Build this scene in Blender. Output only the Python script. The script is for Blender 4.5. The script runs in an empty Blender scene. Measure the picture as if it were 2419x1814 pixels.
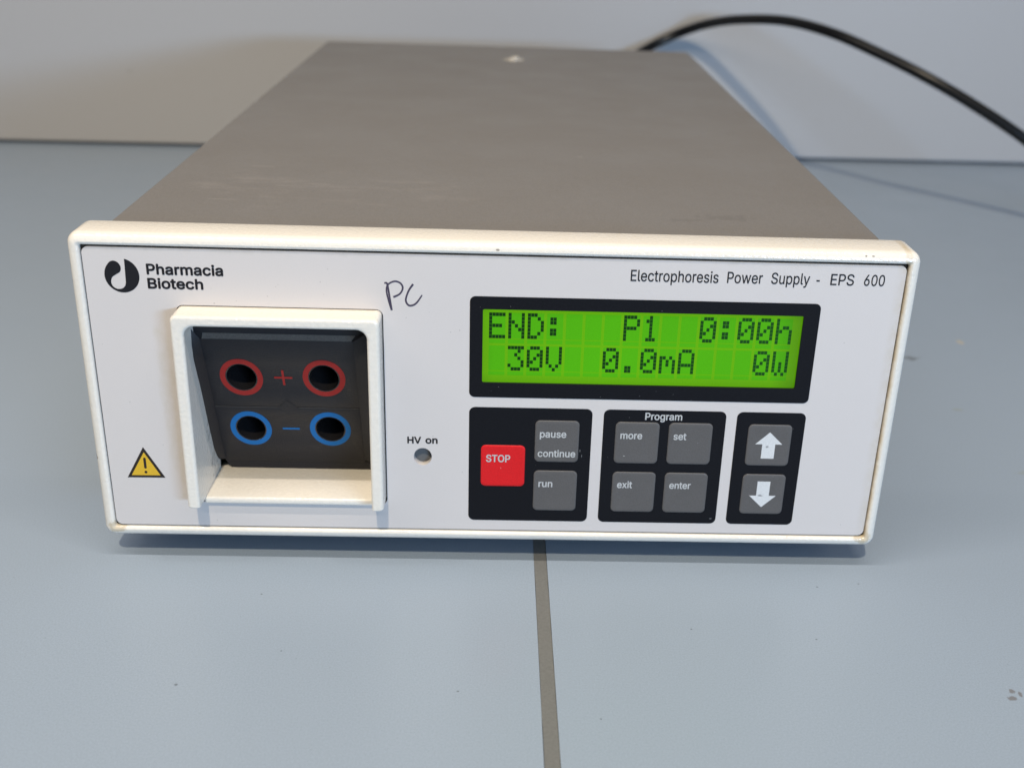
import bpy, bmesh, math, random, json
from mathutils import Vector, Euler, noise
from mathutils.geometry import tessellate_polygon

scene = bpy.context.scene
COL = scene.collection
TZ = 13.0                      # table surface lies 13 mm under the lower edge of the front panel
def M(x, y, z):                # millimetres in the instrument's frame -> metres in the world
    return Vector((x * .001, y * .001, (z + TZ) * .001))

# ---------------------------------------------------------------- camera
cam_data = bpy.data.cameras.new('camera')
cam = bpy.data.objects.new('camera', cam_data)
COL.objects.link(cam)
cam.location = M(2.36841, -296.84600, 192.47537)
cam.rotation_euler = Euler((1.1897700165, -0.0330208058, -0.0231305390), 'XYZ')
cam_data.sensor_width = 36.0
cam_data.sensor_fit = 'HORIZONTAL'
cam_data.lens = 2545.159 / 2419 * 36
cam_data.shift_x = -72.310 / 2419
cam_data.shift_y = -153.948 / 2419
cam_data.clip_start = .01
cam_data.clip_end = 50
cam_data.dof.use_dof = True
cam_data.dof.focus_distance = .325
cam_data.dof.aperture_fstop = 12.5
scene.camera = cam

# ---------------------------------------------------------------- light
world = bpy.data.worlds.new('World')
scene.world = world
world.use_nodes = True
bg = world.node_tree.nodes['Background']
bg.inputs[0].default_value = (.64, .77, 1.0, 1)
bg.inputs[1].default_value = .105

def area(name, loc, target, sx, sy, watts, colour):
    d = bpy.data.lights.new(name, 'AREA')
    d.shape = 'RECTANGLE'
    d.size, d.size_y = sx, sy
    d.energy = watts
    d.color = colour
    o = bpy.data.objects.new(name, d)
    COL.objects.link(o)
    o.location = loc
    o.rotation_euler = (target - loc).to_track_quat('-Z', 'Y').to_euler()
    return o
# warm ceiling lamp up in front, a long bench tube overhead, cool window low at front right
area('ceiling_lamp', M(-120, -1130, 1690), M(0, 0, 40), .05, .05, 23, (1, .86, .64))
area('bench_tube', M(-190, -195, 690), M(-190, -60, 0), 1.05, .008, 4.05, (1, .905, .80))
area('window_light', M(850, -1330, 300), M(0, 60, 40), .62, .10, 14.5, (.42, .66, 1))

scene.view_settings.view_transform = 'Standard'
scene.view_settings.look = 'None'
scene.view_settings.exposure = .06
scene.view_settings.gamma = 1
scene.view_settings.use_curve_mapping = False

# ---------------------------------------------------------------- helpers
def link(name, me, mat, parent=None):
    o = bpy.data.objects.new(name, me)
    COL.objects.link(o)
    if mat is not None:
        me.materials.clear()
        me.materials.append(mat)
    if parent is not None:
        o.parent = parent
        if parent.type == 'EMPTY':
            o.location = -parent.location
    return o

def finish(me, angle=35):
    for p in me.polygons:
        p.use_smooth = True
    me.set_sharp_from_angle(angle=math.radians(angle))

def mesh(name, verts, faces, mat, parent=None, angle=35):
    me = bpy.data.meshes.new(name)
    me.from_pydata([tuple(v) for v in verts], [], faces)
    bm = bmesh.new()
    bm.from_mesh(me)
    bmesh.ops.recalc_face_normals(bm, faces=bm.faces)
    bm.to_mesh(me)
    bm.free()
    finish(me, angle)
    return link(name, me, mat, parent)

def rr(x0, z0, x1, z1, r, n=6, corners=(1, 1, 1, 1)):
    """counter-clockwise rounded rectangle, corners = (BL, BR, TR, TL)"""
    out = []
    for (cx, cz, a0), on in zip(((x0, z0, 180), (x1, z0, 270), (x1, z1, 0), (x0, z1, 90)), corners):
        rad = r if on else .02
        sx = 1 if cx == x0 else -1
        sz = 1 if cz == z0 else -1
        for i in range(n + 1):
            a = math.radians(a0 + 90 * i / n)
            out.append((cx + sx * rad + rad * math.cos(a), cz + sz * rad + rad * math.sin(a)))
    return out

def ell(cx, cz, rx, rz, n=48):
    return [(cx + rx * math.cos(2 * math.pi * i / n), cz + rz * math.sin(2 * math.pi * i / n)) for i in range(n)]

def panel_map(x, t, z):        # curve plane -> front panel plane; t = towards the viewer
    return M(x, -t, z)

def plate_mesh(name, loops, front, thick, bevel=0, mapper=panel_map, res=2):
    """flat plate with holes; front face at t = front, back face at t = front - thick"""
    cu = bpy.data.curves.new(name, 'CURVE')
    cu.dimensions = '2D'
    cu.fill_mode = 'BOTH'
    for k, lp in enumerate(loops):
        area2 = sum(a[0] * b[1] - b[0] * a[1] for a, b in zip(lp, lp[1:] + lp[:1]))
        if (area2 > 0) != (k == 0):
            lp = lp[::-1]
        sp = cu.splines.new('POLY')
        sp.points.add(len(lp) - 1)
        for p, (x, z) in zip(sp.points, lp):
            p.co = (x, z, 0, 1)
        sp.use_cyclic_u = True
    cu.extrude = max(thick / 2 - bevel, 0)
    cu.bevel_depth = bevel
    cu.bevel_resolution = res
    cu.offset = -bevel
    o = bpy.data.objects.new(name, cu)
    COL.objects.link(o)
    dg = bpy.context.evaluated_depsgraph_get()
    me = bpy.data.meshes.new_from_object(o.evaluated_get(dg))
    bpy.data.objects.remove(o)
    bpy.data.curves.remove(cu)
    me.name = name
    mid = front - thick / 2
    for v in me.vertices:
        v.co = mapper(v.co.x, mid + v.co.z, v.co.y)
    bm = bmesh.new()
    bm.from_mesh(me)
    bmesh.ops.remove_doubles(bm, verts=bm.verts, dist=1e-7)
    bmesh.ops.recalc_face_normals(bm, faces=bm.faces)
    bm.to_mesh(me)
    bm.free()
    finish(me)
    for p in me.polygons:
        if p.area > 2e-6 or len(p.vertices) > 6:
            p.use_smooth = False
    nrm = (mapper(0, 1, 0) - mapper(0, 0, 0)).normalized()
    for p in me.polygons:
        if abs(p.normal.dot(nrm)) > .999:
            p.use_smooth = False
    return me

def plate(name, loops, front, thick, mat, parent, bevel=0, mapper=panel_map, res=2):
    return link(name, plate_mesh(name, loops, front, thick, bevel, mapper, res), mat, parent)

def loft(name, loops, mat, parent, cap_end=False, cap_start=False, angle=50):
    """loops = lists of 3D points, all the same length, joined in order"""
    n = len(loops[0])
    verts = [v for lp in loops for v in lp]
    faces = []
    for k in range(len(loops) - 1):
        for i in range(n):
            j = (i + 1) % n
            faces.append((k * n + i, k * n + j, (k + 1) * n + j, (k + 1) * n + i))
    if cap_end:
        faces.append(tuple((len(loops) - 1) * n + i for i in range(n)))
    if cap_start:
        faces.append(tuple(reversed(range(n))))
    return mesh(name, verts, faces, mat, parent, angle)

def box_bm(bm, lo, hi, bevel=0, seg=2):
    r = bmesh.ops.create_cube(bm, size=1)
    for v in r['verts']:
        v.co = M(*[(lo[i] + hi[i]) / 2 + v.co[i] * (hi[i] - lo[i]) for i in range(3)])
    if bevel:
        es = list({e for v in r['verts'] for e in v.link_edges})
        bmesh.ops.bevel(bm, geom=es, offset=bevel * .001, segments=seg, profile=.5, affect='EDGES')

def box(name, boxes, mat, parent=None, bevel=0, seg=2):
    bm = bmesh.new()
    for lo, hi in boxes:
        box_bm(bm, lo, hi, bevel, seg)
    me = bpy.data.meshes.new(name)
    bm.to_mesh(me)
    bm.free()
    finish(me)
    return link(name, me, mat, parent)

def tag(o, label=None, cat=None, group=None, kind=None):
    for k, v in (('label', label), ('category', cat), ('group', group), ('kind', kind)):
        if v:
            o[k] = v
    return o

# ---------------------------------------------------------------- materials
class NT:
    def __init__(self, name):
        self.m = bpy.data.materials.new(name)
        self.m.use_nodes = True
        self.t = self.m.node_tree
        self.b = self.t.nodes['Principled BSDF']
        geo = self.t.nodes.new('ShaderNodeNewGeometry')
        self.pos = geo.outputs['Position']
        self.nor = geo.outputs['Normal']
    def node(self, kind, **kw):
        n = self.t.nodes.new(kind)
        for k, v in kw.items():
            setattr(n, k, v)
        return n
    def put(self, sock, v):
        if isinstance(v, bpy.types.NodeSocket):
            self.t.links.new(v, sock)
        elif isinstance(v, (tuple, list)) and len(v) == 3 and sock.type == 'RGBA':
            sock.default_value = (*v, 1)
        else:
            sock.default_value = v
    def math(self, op, a, b=0.0, clamp=False):
        n = self.node('ShaderNodeMath', operation=op, use_clamp=clamp)
        self.put(n.inputs[0], a)
        self.put(n.inputs[1], b)
        return n.outputs[0]
    def mix(self, f, a, b):
        n = self.node('ShaderNodeMix', data_type='RGBA')
        self.put(n.inputs[0], f)
        self.put(n.inputs[6], a)
        self.put(n.inputs[7], b)
        return n.outputs[2]
    def noise(self, scale, detail=2, rough=.5, stretch=None):
        n = self.node('ShaderNodeTexNoise')
        n.inputs['Scale'].default_value = scale
        n.inputs['Detail'].default_value = detail
        n.inputs['Roughness'].default_value = rough
        p = self.pos
        if stretch:
            v = self.node('ShaderNodeVectorMath', operation='MULTIPLY')
            self.put(v.inputs[0], p)
            v.inputs[1].default_value = stretch
            p = v.outputs[0]
        self.t.links.new(p, n.inputs['Vector'])
        return n.outputs['Fac']
    def ramp(self, v, a, b, c=0.0, d=1.0):
        n = self.node('ShaderNodeMapRange')
        n.clamp = True
        for s, x in zip(n.inputs, (v, a, b, c, d)):
            self.put(s, x)
        return n.outputs[0]
    def spots(self, lst, wob=.55, wscale=900):
        """soft ragged marks at given places: (x, y, z, rx, ry, rz) in millimetres"""
        nz = self.noise(wscale, 3)
        total = None
        for (x, y, z, rx, ry, rz) in lst:
            v = self.node('ShaderNodeVectorMath', operation='SUBTRACT')
            self.put(v.inputs[0], self.pos)
            v.inputs[1].default_value = M(x, y, z)
            w = self.node('ShaderNodeVectorMath', operation='DIVIDE')
            self.put(w.inputs[0], v.outputs[0])
            w.inputs[1].default_value = (rx * .001, ry * .001, rz * .001)
            l = self.node('ShaderNodeVectorMath', operation='LENGTH')
            self.put(l.inputs[0], w.outputs[0])
            dd = self.math('ADD', l.outputs['Value'], self.math('MULTIPLY', self.math('SUBTRACT', nz, .5), wob * 4))
            s = self.ramp(dd, 1.0, .72)
            total = s if total is None else self.math('MAXIMUM', total, s)
        return total
    def bump(self, h, dist, strength=1.0):
        n = self.node('ShaderNodeBump')
        n.inputs['Strength'].default_value = strength
        n.inputs['Distance'].default_value = dist
        self.put(n.inputs['Height'], h)
        self.t.links.new(n.outputs[0], self.b.inputs['Normal'])
    def set(self, colour=None, rough=None, spec=None):
        if colour is not None: self.put(self.b.inputs['Base Color'], colour)
        if rough is not None: self.put(self.b.inputs['Roughness'], rough)
        if spec is not None: self.put(self.b.inputs['Specular IOR Level'], spec)
        return self.m

def scaled(c, k):
    return tuple(x * k for x in c)

def plain(name, c, rough=.5, spec=.5, grain=.06, gs=2500, bump=0):
    n = NT(name)
    g = n.ramp(n.noise(gs, 3, .65), .3, .7)
    m = n.set(n.mix(g, scaled(c, 1 - grain), scaled(c, 1 + grain)), rough, spec)
    if bump:
        n.bump(n.noise(gs, 2), bump)
    return m

# cream powder coat: orange-peel texture, yellowed grime along the right hand lip
def powder_coat():
    n = NT('cream_powder_coat')
    base = (.80, .75, .665)
    g = n.ramp(n.noise(900, 3, .6), .3, .7)
    col = n.mix(g, scaled(base, .97), scaled(base, 1.03))
    sep = n.node('ShaderNodeSeparateXYZ')
    n.put(sep.inputs[0], n.pos)
    X, Y, Zc = sep.outputs
    nz = n.noise(160, 4, .7)
    right = n.math('MULTIPLY', n.ramp(X, .1213, .1203), n.ramp(X, .1185, .1195))
    rim = n.math('MULTIPLY', right, n.ramp(nz, .25, .6))
    low = n.math('MULTIPLY', n.ramp(Zc, .0113, .0121), n.ramp(n.noise(90, 3), .42, .7))
    corner = n.math('MULTIPLY', n.spots([(-119.6, -1, -.6, 3.2, 6, 2.2), (119.8, -1, -.3, 3, 6, 2.2)], .3), .55)
    grime = n.math('MAXIMUM', n.math('MAXIMUM', n.math('MULTIPLY', rim, .75), n.math('MULTIPLY', low, 0)), corner)
    col = n.mix(grime, col, (.50, .38, .20))
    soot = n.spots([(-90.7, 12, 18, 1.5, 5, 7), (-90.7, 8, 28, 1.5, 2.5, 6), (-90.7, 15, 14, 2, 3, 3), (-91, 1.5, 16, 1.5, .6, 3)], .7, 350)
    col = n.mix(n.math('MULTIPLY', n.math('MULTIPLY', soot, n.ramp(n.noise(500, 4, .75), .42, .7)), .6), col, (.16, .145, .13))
    chips = n.spots([(-.5, 0, 94.8, .6, 2, .4), (107, -.4, 95.6, .35, 1, .3), (109.2, -.4, 95.6, .5, 1, .25), (-119.3, -1.2, .0, .55, .8, .5), (-117.4, -1.4, -1.4, .5, .6, .3),
                     (40.9, -1.2, -.6, .25, 1, .3), (-58.9, -1.2, -.5, .2, 1, .25), (95, -1.2, -.6, .4, 1, .2), (105, -1.2, -.55, 1.2, 1, .18),
                     (-123.6, 1, 24, .8, 1.5, 1.2)], .4)
    col = n.mix(n.math('MULTIPLY', chips, .7), col, (.10, .08, .055))
    n.set(col, .15, .5)
    n.bump(n.math('ADD', n.noise(1050, 2, .5), n.math('MULTIPLY', n.noise(2200, 2), .25)), .0003, .4)
    return n.m

def cover_paint():
    n = NT('warm_grey_paint')
    base = (.178, .166, .156)
    g = n.ramp(n.noise(1700, 3, .8), .3, .7)
    col = n.mix(g, scaled(base, .86), scaled(base, 1.14))
    big = n.ramp(n.noise(9, 3, .55), .35, .7)
    col = n.mix(n.math('MULTIPLY', big, .07), col, (.222, .207, .194))
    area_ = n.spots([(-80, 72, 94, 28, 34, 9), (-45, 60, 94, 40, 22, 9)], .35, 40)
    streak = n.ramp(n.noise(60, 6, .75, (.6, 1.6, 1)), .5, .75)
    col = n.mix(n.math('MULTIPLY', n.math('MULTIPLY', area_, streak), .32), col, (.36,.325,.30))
    scr = n.spots([(-92, 47, 94.3, 5, .35, 2), (-75, 66, 94.3, 6, .3, 2), (-64, 69, 94.3, 5, .35, 2), (-88, 92, 94.3, 4, .4, 2),
                   (30, 120, 94.3, 1.2, .8, 2), (-20, 140, 94.3, .6, .5, 2)], .5, 300)
    col = n.mix(n.math('MULTIPLY', scr, .3), col, (.42,.38,.35))
    drk = n.spots([(72, 40, 94.3, 9, 3, 2), (80, 43, 94.3, .9, .4, 2), (60, 36, 94.3, 6, 2, 2)], .8, 500)
    col = n.mix(n.math('MULTIPLY', drk, .25), col, (.10,.092,.085))
    n.set(col, n.ramp(n.noise(30, 3), .3, .7, .42, .52), .45)
    n.bump(n.noise(1700, 3, .6), .00015, .5)
    return n.m

def panel_sheet():
    n = NT('white_polycarbonate_sheet')
    base = (.635, .592, .565)
    g = n.ramp(n.noise(2200, 2, .6), .3, .7)
    col = n.mix(g, scaled(base, .985), scaled(base, 1.015))
    smudge = n.ramp(n.noise(22, 4, .6), .5, .8)
    col = n.mix(n.math('MULTIPLY', smudge, .06), col, (.55, .50, .42))
    beige_tint = n.spots([(-99, 0, 45, 3.2, 2, 27), (-97.2, 0, 40, 2, 2, 30)], .6, 120)  # ragged beige tint left of the socket frame
    col = n.mix(n.math('MULTIPLY', n.math('MULTIPLY', beige_tint, n.ramp(n.noise(260, 4, .7), .35, .8)), .35), col, (.50, .45, .33))
    rsep = n.node('ShaderNodeSeparateXYZ')
    n.put(rsep.inputs[0], n.pos)
    edge = n.math('MULTIPLY', n.ramp(rsep.outputs[0], .1168, .1200), n.ramp(n.noise(200, 4, .7), .3, .7))
    col = n.mix(n.math('MULTIPLY', edge, .55), col, (.48, .40, .27))
    top = n.math('MULTIPLY', n.ramp(rsep.outputs[2], .1040, .1053), n.ramp(n.noise(120, 4, .7), .45, .75))
    col = n.mix(n.math('MULTIPLY', top, .35), col, (.40, .36, .29))
    random.seed(5)
    sp = []
    for i in range(26):
        x, z = random.uniform(-118, 118), random.uniform(2, 91)
        if -96 < x < -33 and 6 < z < 78: x = random.uniform(-30, -10)
        r = random.uniform(.12, .26)
        sp.append((x, 0, z, r, 2, r))
    for i in range(7):
        r = random.uniform(.13, .28)
        sp.append((random.uniform(-90, -48), 0, random.uniform(75.8, 83), r, 2, r))
    col = n.mix(n.math('MULTIPLY', n.spots(sp, .3, 1500), .3), col, (.20, .18, .17))
    n.set(col, .42, .4)
    n.bump(n.noise(3000, 2), .00003, .3)
    return n.m

def black_print():
    n = NT('black_overlay_print')
    g = n.ramp(n.noise(2500, 3, .7), .3, .75)
    col = n.mix(g, (.0075, .0078, .010), (.0115, .0118, .0145))
    random.seed(12)
    sp = []
    for i in range(20):
        r = random.uniform(.08, .12)
        sp.append((random.uniform(-8, 95), 0, random.choice([random.uniform(4, 43), random.uniform(47, 52), random.uniform(76, 80)]), r, 2, r))
    sp += [(26.9, 0, 27.6, .11, 2, .5), (26.3, 0, 29.4, .09, 2, .6), (69.5, 0, 5.6, .45, 2, .16)]
    col = n.mix(n.math('MULTIPLY', n.spots(sp, .25, 1500), .4), col, (.42, .42, .43))
    n.set(col, .48, .08)
    n.bump(n.noise(3200, 2), .00004, .35)
    return n.m

def laminate():
    n = NT('blue_grey_laminate')
    base = (.312, .380, .468)
    g = n.ramp(n.noise(1900, 3, .8), .25, .75)
    col = n.mix(g, scaled(base, .84), scaled(base, 1.16))
    g2 = n.ramp(n.noise(6, 3, .5), .3, .7)
    col = n.mix(n.math('MULTIPLY', g2, .22), col, (.318, .376, .445))
    speck = n.ramp(n.noise(900, 2, .5), .74, .80)
    col = n.mix(n.math('MULTIPLY', speck, .35), col, (.10, .11, .13))
    st = n.spots([(147.3, -57.7, TZ * -1, 1.3, .9, 3), (145.6, -60.4, -TZ, 1.6, .9, 3), (148.6, -58.9, -TZ, .6, 1.2, 3)], .6, 700)
    col = n.mix(n.math('MULTIPLY', st, .6), col, (.12, .085, .06))
    st2 = n.spots([(197.6, 175.2, -TZ, 5, 2.2, 3), (202, 176, -TZ, 2, 1, 3)], .7, 300)
    col = n.mix(n.math('MULTIPLY', st2, .6), col, (.10, .105, .11))
    st3 = n.spots([(230.8, 196.4, -TZ, 2.0, 3.0, 3)], .4, 300)
    col = n.mix(st3, col, (.45, .43, .38))
    st4 = n.spots([(208, 66, -TZ, 5, 2, 3), (200, 120, -TZ, 3, 1.4, 3)], .7, 250)
    col = n.mix(n.math('MULTIPLY', st4, .3), col, (.28, .28, .14))
    dk = n.spots([(-71.3, -17.6, -TZ, .35, .35, 3), (-85.6, -58.5, -TZ, .5, .45, 3), (118, -8, -TZ, .4, .3, 3), (-60, -44, -TZ, .35, .3, 3),
                  (60, -32, -TZ, .4, .3, 3), (-8.6, -60, -TZ, .5, .35, 3), (30, -70, -TZ, .3, .3, 3), (104, -10, -TZ, .4, .3, 3), (97, -36, -TZ, .35, .3, 3)], .35, 900)
    col = n.mix(n.math('MULTIPLY', dk, .6), col, (.05, .055, .06))
    n.set(col, n.ramp(n.noise(25, 3), .3, .7, .31, .41), .5)
    n.bump(n.noise(1800, 3, .6), .00008, .4)
    return n.m

def wall_paint():
    n = NT('pale_grey_wall_board')
    base = (.455, .45, .452)
    g = n.ramp(n.noise(700, 3, .7), .25, .75)
    col = n.mix(g, scaled(base, .97), scaled(base, 1.03))
    g2 = n.ramp(n.noise(5, 3, .5), .3, .7)
    col = n.mix(n.math('MULTIPLY', g2, .25), col, (.45, .44, .43))
    n2 = n.spots([(-300, 580, 47, 6, 9, 1.5), (-235, 580, 26, 3, 9, .8)], .5, 200)
    col = n.mix(n.math('MULTIPLY', n2, .3), col, (.33, .32, .30))
    sm = n.spots([(235, 585, 130, 22, 30, 9), (262, 585, 131, 16, 30, 6)], .7, 60)
    col = n.mix(n.math('MULTIPLY', sm, .3), col, (.33, .30, .27))
    n.set(col, .45, .4)
    return n.m

MAT = dict(
    cream=powder_coat(), cover=cover_paint(), sheet=panel_sheet(), black=black_print(), table=laminate(), wall=wall_paint(),
    gap=plain('grimy_gap', (.035, .028, .021), .8, .2),
    ink=plain('black_ink', (.010, .0095, .012), .5, .3, .02),
    pen=plain('violet_black_pen', (.062, .052, .082), .6, .2, .15, 1800),
    yellow=plain('warning_yellow', (.68, .42, .03), .5, .3, .05),
    brown=plain('warning_brown_black', (.024, .018, .015), .5, .3, .05),
    white_ink=plain('pale_key_lettering', (.50, .50, .49), .5, .3, .04),
    arrow=plain('white_arrow_print', (.68, .68, .67), .5, .3, .03),
    key=plain('grey_key_print', (.106, .099, .095), .45, .3, .10, 2600, .00005),
    red_key=plain('red_key_print', (.68, .010, .014), .45, .25, .05, 2600, .00005),
    block=plain('charcoal_plastic', (.0160, .0150, .0175), .45, .32, .16, 2400, .0001),
    seam_highlight=plain('seam_painted_highlight', (.085, .08, .076), .5, .4, .2),  # paler than the block: light on the joint edge put into the colour
    ledge=plain('charcoal_plastic_painted_light', (.12, .112, .103), .38, .5, .3, 2000),  # block plastic with the light on its top chamfer put into the colour
    socket=plain('black_gloss_socket', (.014, .013, .014), .16, .55, .1),
    red=plain('red_ring_print', (.34, .026, .022), .55, .15, .07),
    blue=plain('blue_ring_print', (.013, .145, .40), .55, .15, .05),
    lamp=plain('unlit_lamp_lens', (.14, .142, .142), .7, .2, .05),
    rubber=plain('black_rubber', (.012, .012, .012), .7, .3),
    cord=plain('black_cord_sheath', (.006, .006, .0065), .30, .32, .1, 900, .0001),
    strip=plain('grey_joint_filler', (.172, .174, .168), .5, .4, .10, 1100),
    glue=plain('dried_glue', (.50, .46, .40), .6, .3, .1),
    steel=plain('socket_contact', (.3, .3, .3), .35, .5),
)

def lcd_mat(name, a, b):
    n = NT(name)
    g = n.ramp(n.noise(2600, 2, .6), .3, .7)
    col = n.mix(g, scaled(a, .94), scaled(a, 1.06))
    n.set((.006, .012, .003), .35, .08)
    sep = n.node('ShaderNodeSeparateXYZ')
    n.put(sep.inputs[0], n.pos)
    X, Z = sep.outputs[0], sep.outputs[2]
    f = n.math('MULTIPLY', n.ramp(X, -.0060, -.0010, .84, 1), n.ramp(X, .0915, .0840, .66, 1))   # edge-lit panel: dimmer towards its rim
    f = n.math('MULTIPLY', f, n.math('MULTIPLY', n.ramp(Z, (51.6 + TZ) * .001, (55.5 + TZ) * .001, .80, 1), n.ramp(Z, (76.4 + TZ) * .001, (73.5 + TZ) * .001, .88, 1)))
    f = n.math('MULTIPLY', f, n.ramp(n.noise(18, 2), .3, .7, .94, 1.05))
    if 'dark' in name:
        f = n.math('MULTIPLY', f, n.ramp(X, .03, .088, 1, 2.2))     # contrast fades towards the right end of the glass
    n.put(n.b.inputs['Emission Color'], col)
    n.put(n.b.inputs['Emission Strength'], n.math('MULTIPLY', f, b))
    return n.m
def worn_print(name, c, rough, spec, marks, mark_c, shine):
    n = NT(name)
    g = n.ramp(n.noise(2600, 3, .65), .3, .7)
    col = n.mix(g, scaled(c, .91), scaled(c, 1.09))
    soft = n.ramp(n.noise(120, 4, .6), .4, .75)
    col = n.mix(n.math('MULTIPLY', soft, shine), col, scaled(c, 1.35))
    col = n.mix(n.math('MULTIPLY', n.spots(marks, .5, 1600), .75), col, mark_c)
    n.set(col, n.ramp(n.noise(90, 3), .3, .7, rough - .07, rough + .05), spec)
    n.bump(n.noise(2600, 2), .00005)
    return n.m
MAT['arrow'] = worn_print('worn_white_arrow', (.66, .66, .65), .5, .3, [(84.9, -.3, 32.2, .42, 2, .42), (84.5, -.3, 14.6, .55, 2, .4), (85.1, -.3, 14.5, .3, 2, .2)], (.2, .2, .2), .0)
MAT['key'] = worn_print('worn_grey_key', (.104, .098, .095), .45, .3, [(40.2, -.3, 28.0, .3, 2, .12), (88, -.3, 21.6, .12, 2, .12), (63, -.3, 33, .1, 2, .1)], (.5, .5, .48), .18)
MAT['red_key'] = worn_print('worn_red_key', (.66, .011, .014), .45, .25, [(1.7, -.3, 22.9, .1, 2, .25)], (.72, .22, .21), .06)
MAT['lcd'] = lcd_mat('lcd_backlight', (.122, .415, .0015), 1.0)
MAT['cell'] = lcd_mat('lcd_character_cell', (.072, .415, .0025), 1.0)
MAT['dot'] = lcd_mat('lcd_dark_dot', (.003, .040, .005), .75)

# ---------------------------------------------------------------- bench and wall
STRIP = lambda y: 13.31 - (y - 1) * .0135
def laminate_top():
    bm = bmesh.new()
    y0, y1 = -620, 640
    for side in (-1, 1):
        g0 = STRIP(y0) - .10 if side < 0 else STRIP(y0) + 4.16
        g1 = STRIP(y1) - .10 if side < 0 else STRIP(y1) + 4.16
        xo = side * 900
        vs = [bm.verts.new(M(x, y, z)) for z in (-TZ - 28, -TZ) for x, y in ((xo, y0), (g0, y0), (g1, y1), (xo, y1))]
        for f in ((0, 1, 2, 3), (4, 5, 6, 7), (0, 1, 5, 4), (1, 2, 6, 5), (2, 3, 7, 6), (3, 0, 4, 7)):
            bm.faces.new([vs[i] for i in f])
    bmesh.ops.recalc_face_normals(bm, faces=bm.faces)
    me = bpy.data.meshes.new('tabletop')
    bm.to_mesh(me)
    bm.free()
    return link('tabletop', me, MAT['table'])
tabletop = tag(laminate_top(), 'pale blue-grey laminate tabletop crossed by a grey joint strip', 'tabletop', kind='structure')
random.seed(3)
vs, fs = [], []
N = 240
for i in range(N + 1):
    y = -620 + 1260 * i / N
    for x in (STRIP(y) + random.uniform(-.07, .07), STRIP(y) + 4.05 + random.uniform(-.07, .07)):
        vs += [M(x, y, -TZ - .12), M(x, y, -TZ - 4)]
for i in range(N):
    a = i * 4
    fs += [(a, a + 2, a + 6, a + 4), (a, a + 4, a + 5, a + 1), (a + 2, a + 3, a + 7, a + 6)]
st = mesh('joint_strip', vs, fs, MAT['strip'], tabletop)
box('joint_base', [((STRIP(0) - 12, -620, -TZ - 26), (STRIP(0) + 16, 640, -TZ - 5))], MAT['gap'], tabletop)

def back_wall():
    bm = bmesh.new()
    ang = .0208
    def W(x, off, z):
        y = 572.0 + (x + 330) * ang
        return M(x, y + off, z)
    vs = [bm.verts.new(W(x, o, z)) for z in (-TZ + 2.1, 520) for x, o in ((-880, 0), (880, 0), (880, 18), (-880, 18))]
    for f in ((0, 1, 2, 3), (4, 5, 6, 7), (0, 1, 5, 4), (1, 2, 6, 5), (2, 3, 7, 6), (3, 0, 4, 7)):
        bm.faces.new([vs[i] for i in f])
    bmesh.ops.recalc_face_normals(bm, faces=bm.faces)
    bmesh.ops.bevel(bm, geom=[e for e in bm.edges if e.verts[0].co.z < .01 and e.verts[1].co.z < .01], offset=.0012, segments=2, affect='EDGES')
    me = bpy.data.meshes.new('wall')
    bm.to_mesh(me)
    bm.free()
    finish(me)
    return link('wall', me, MAT['wall'])
tag(back_wall(), 'plain pale grey wall board standing behind the tabletop', 'wall', kind='structure')

# ---------------------------------------------------------------- the instrument
root = bpy.data.objects.new('power_supply', None)
COL.objects.link(root)
root.location = M(0, 213, -TZ)
root.empty_display_size = .05
tag(root, 'grey bench power supply with cream front, green display and four sockets on blue tabletop', 'power supply')

# grey sheet metal cover
cov = []
for y, i in ((11, 0), (425.7, 0), (426.6, .35), (427, 1.2)):
    cov.append([M(x, y, z) for x, z in rr(-118.5 + i, -2.2 + i, 118.5 - i, 94.335 - i, 1.3, 5)])
cv_ = loft('cover', cov, MAT['cover'], root, cap_end=True)
for p in cv_.data.polygons:
    if p.area > 1e-3:
        p.use_smooth = False

# cream bezel: a profile swept round a rounded rectangle
BX0, BX1, BZ0, BZ1 = -124.0, 124.0, -4.1, 97.0
prof = []                                    # (inset from the outside, depth y)
prof.append((5.6, 13.0))
for a in range(0, 91, 30):                   # back outer edge
    prof.append((1.6 - 1.6 * math.sin(math.radians(a)), 13.0 - 1.6 + 1.6 * math.cos(math.radians(a))))
RF = 2.7
for a in range(0, 91, 15):                   # front outer edge
    prof.append((RF - RF * math.cos(math.radians(a)), 2.0 - RF * math.sin(math.radians(a))))
for a in range(0, 91, 30):                   # inner lip
    prof.append((2.68 + 1.0 * math.sin(math.radians(a)), .3 - 1.0 * math.cos(math.radians(a))))
prof.append((3.68, 2.4))
loops = []
for ins, y in prof:
    r = max(3.6 - ins, .7)
    loops.append([M(x, y, z) for x, z in rr(BX0 + ins, BZ0 + ins, BX1 - ins, BZ1 - ins, r, 7)])
loft('bezel', loops, MAT['cream'], root, angle=40)
# dark filler seen in the slit between the bezel and the panel, with the openings left free
FR = (-94.3, 8.9, -34.35, 75.0)              # socket frame footprint
HV = (-22.7, 26.4, 2.85)
plate('gasket', [rr(-121.5, -1.5, 121.5, 94.3, 1, 3), rr(-92.2, 9.6, -36.4, 73.4, 2, 3), ell(HV[0], HV[1], 2.9, 3.1)],
      -.95, .8, MAT['gap'], root)
# white front sheet
WIN = (-4.55, 52.2, 91.2, 76.2)
front_panel = plate('front_panel', [rr(-119.85, .18, 119.85, 92.7, 1.9, 6), rr(FR[0] - .28, FR[1] - .1, FR[2] + .34, FR[3] + .38, 2.2, 6),
                    ell(HV[0], HV[1], 2.8, 3.0), rr(WIN[0] - .1, WIN[1] - .1, WIN[2] + .1, WIN[3] + .1, .4, 4)],
                    0, .9, MAT['sheet'], root)
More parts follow.
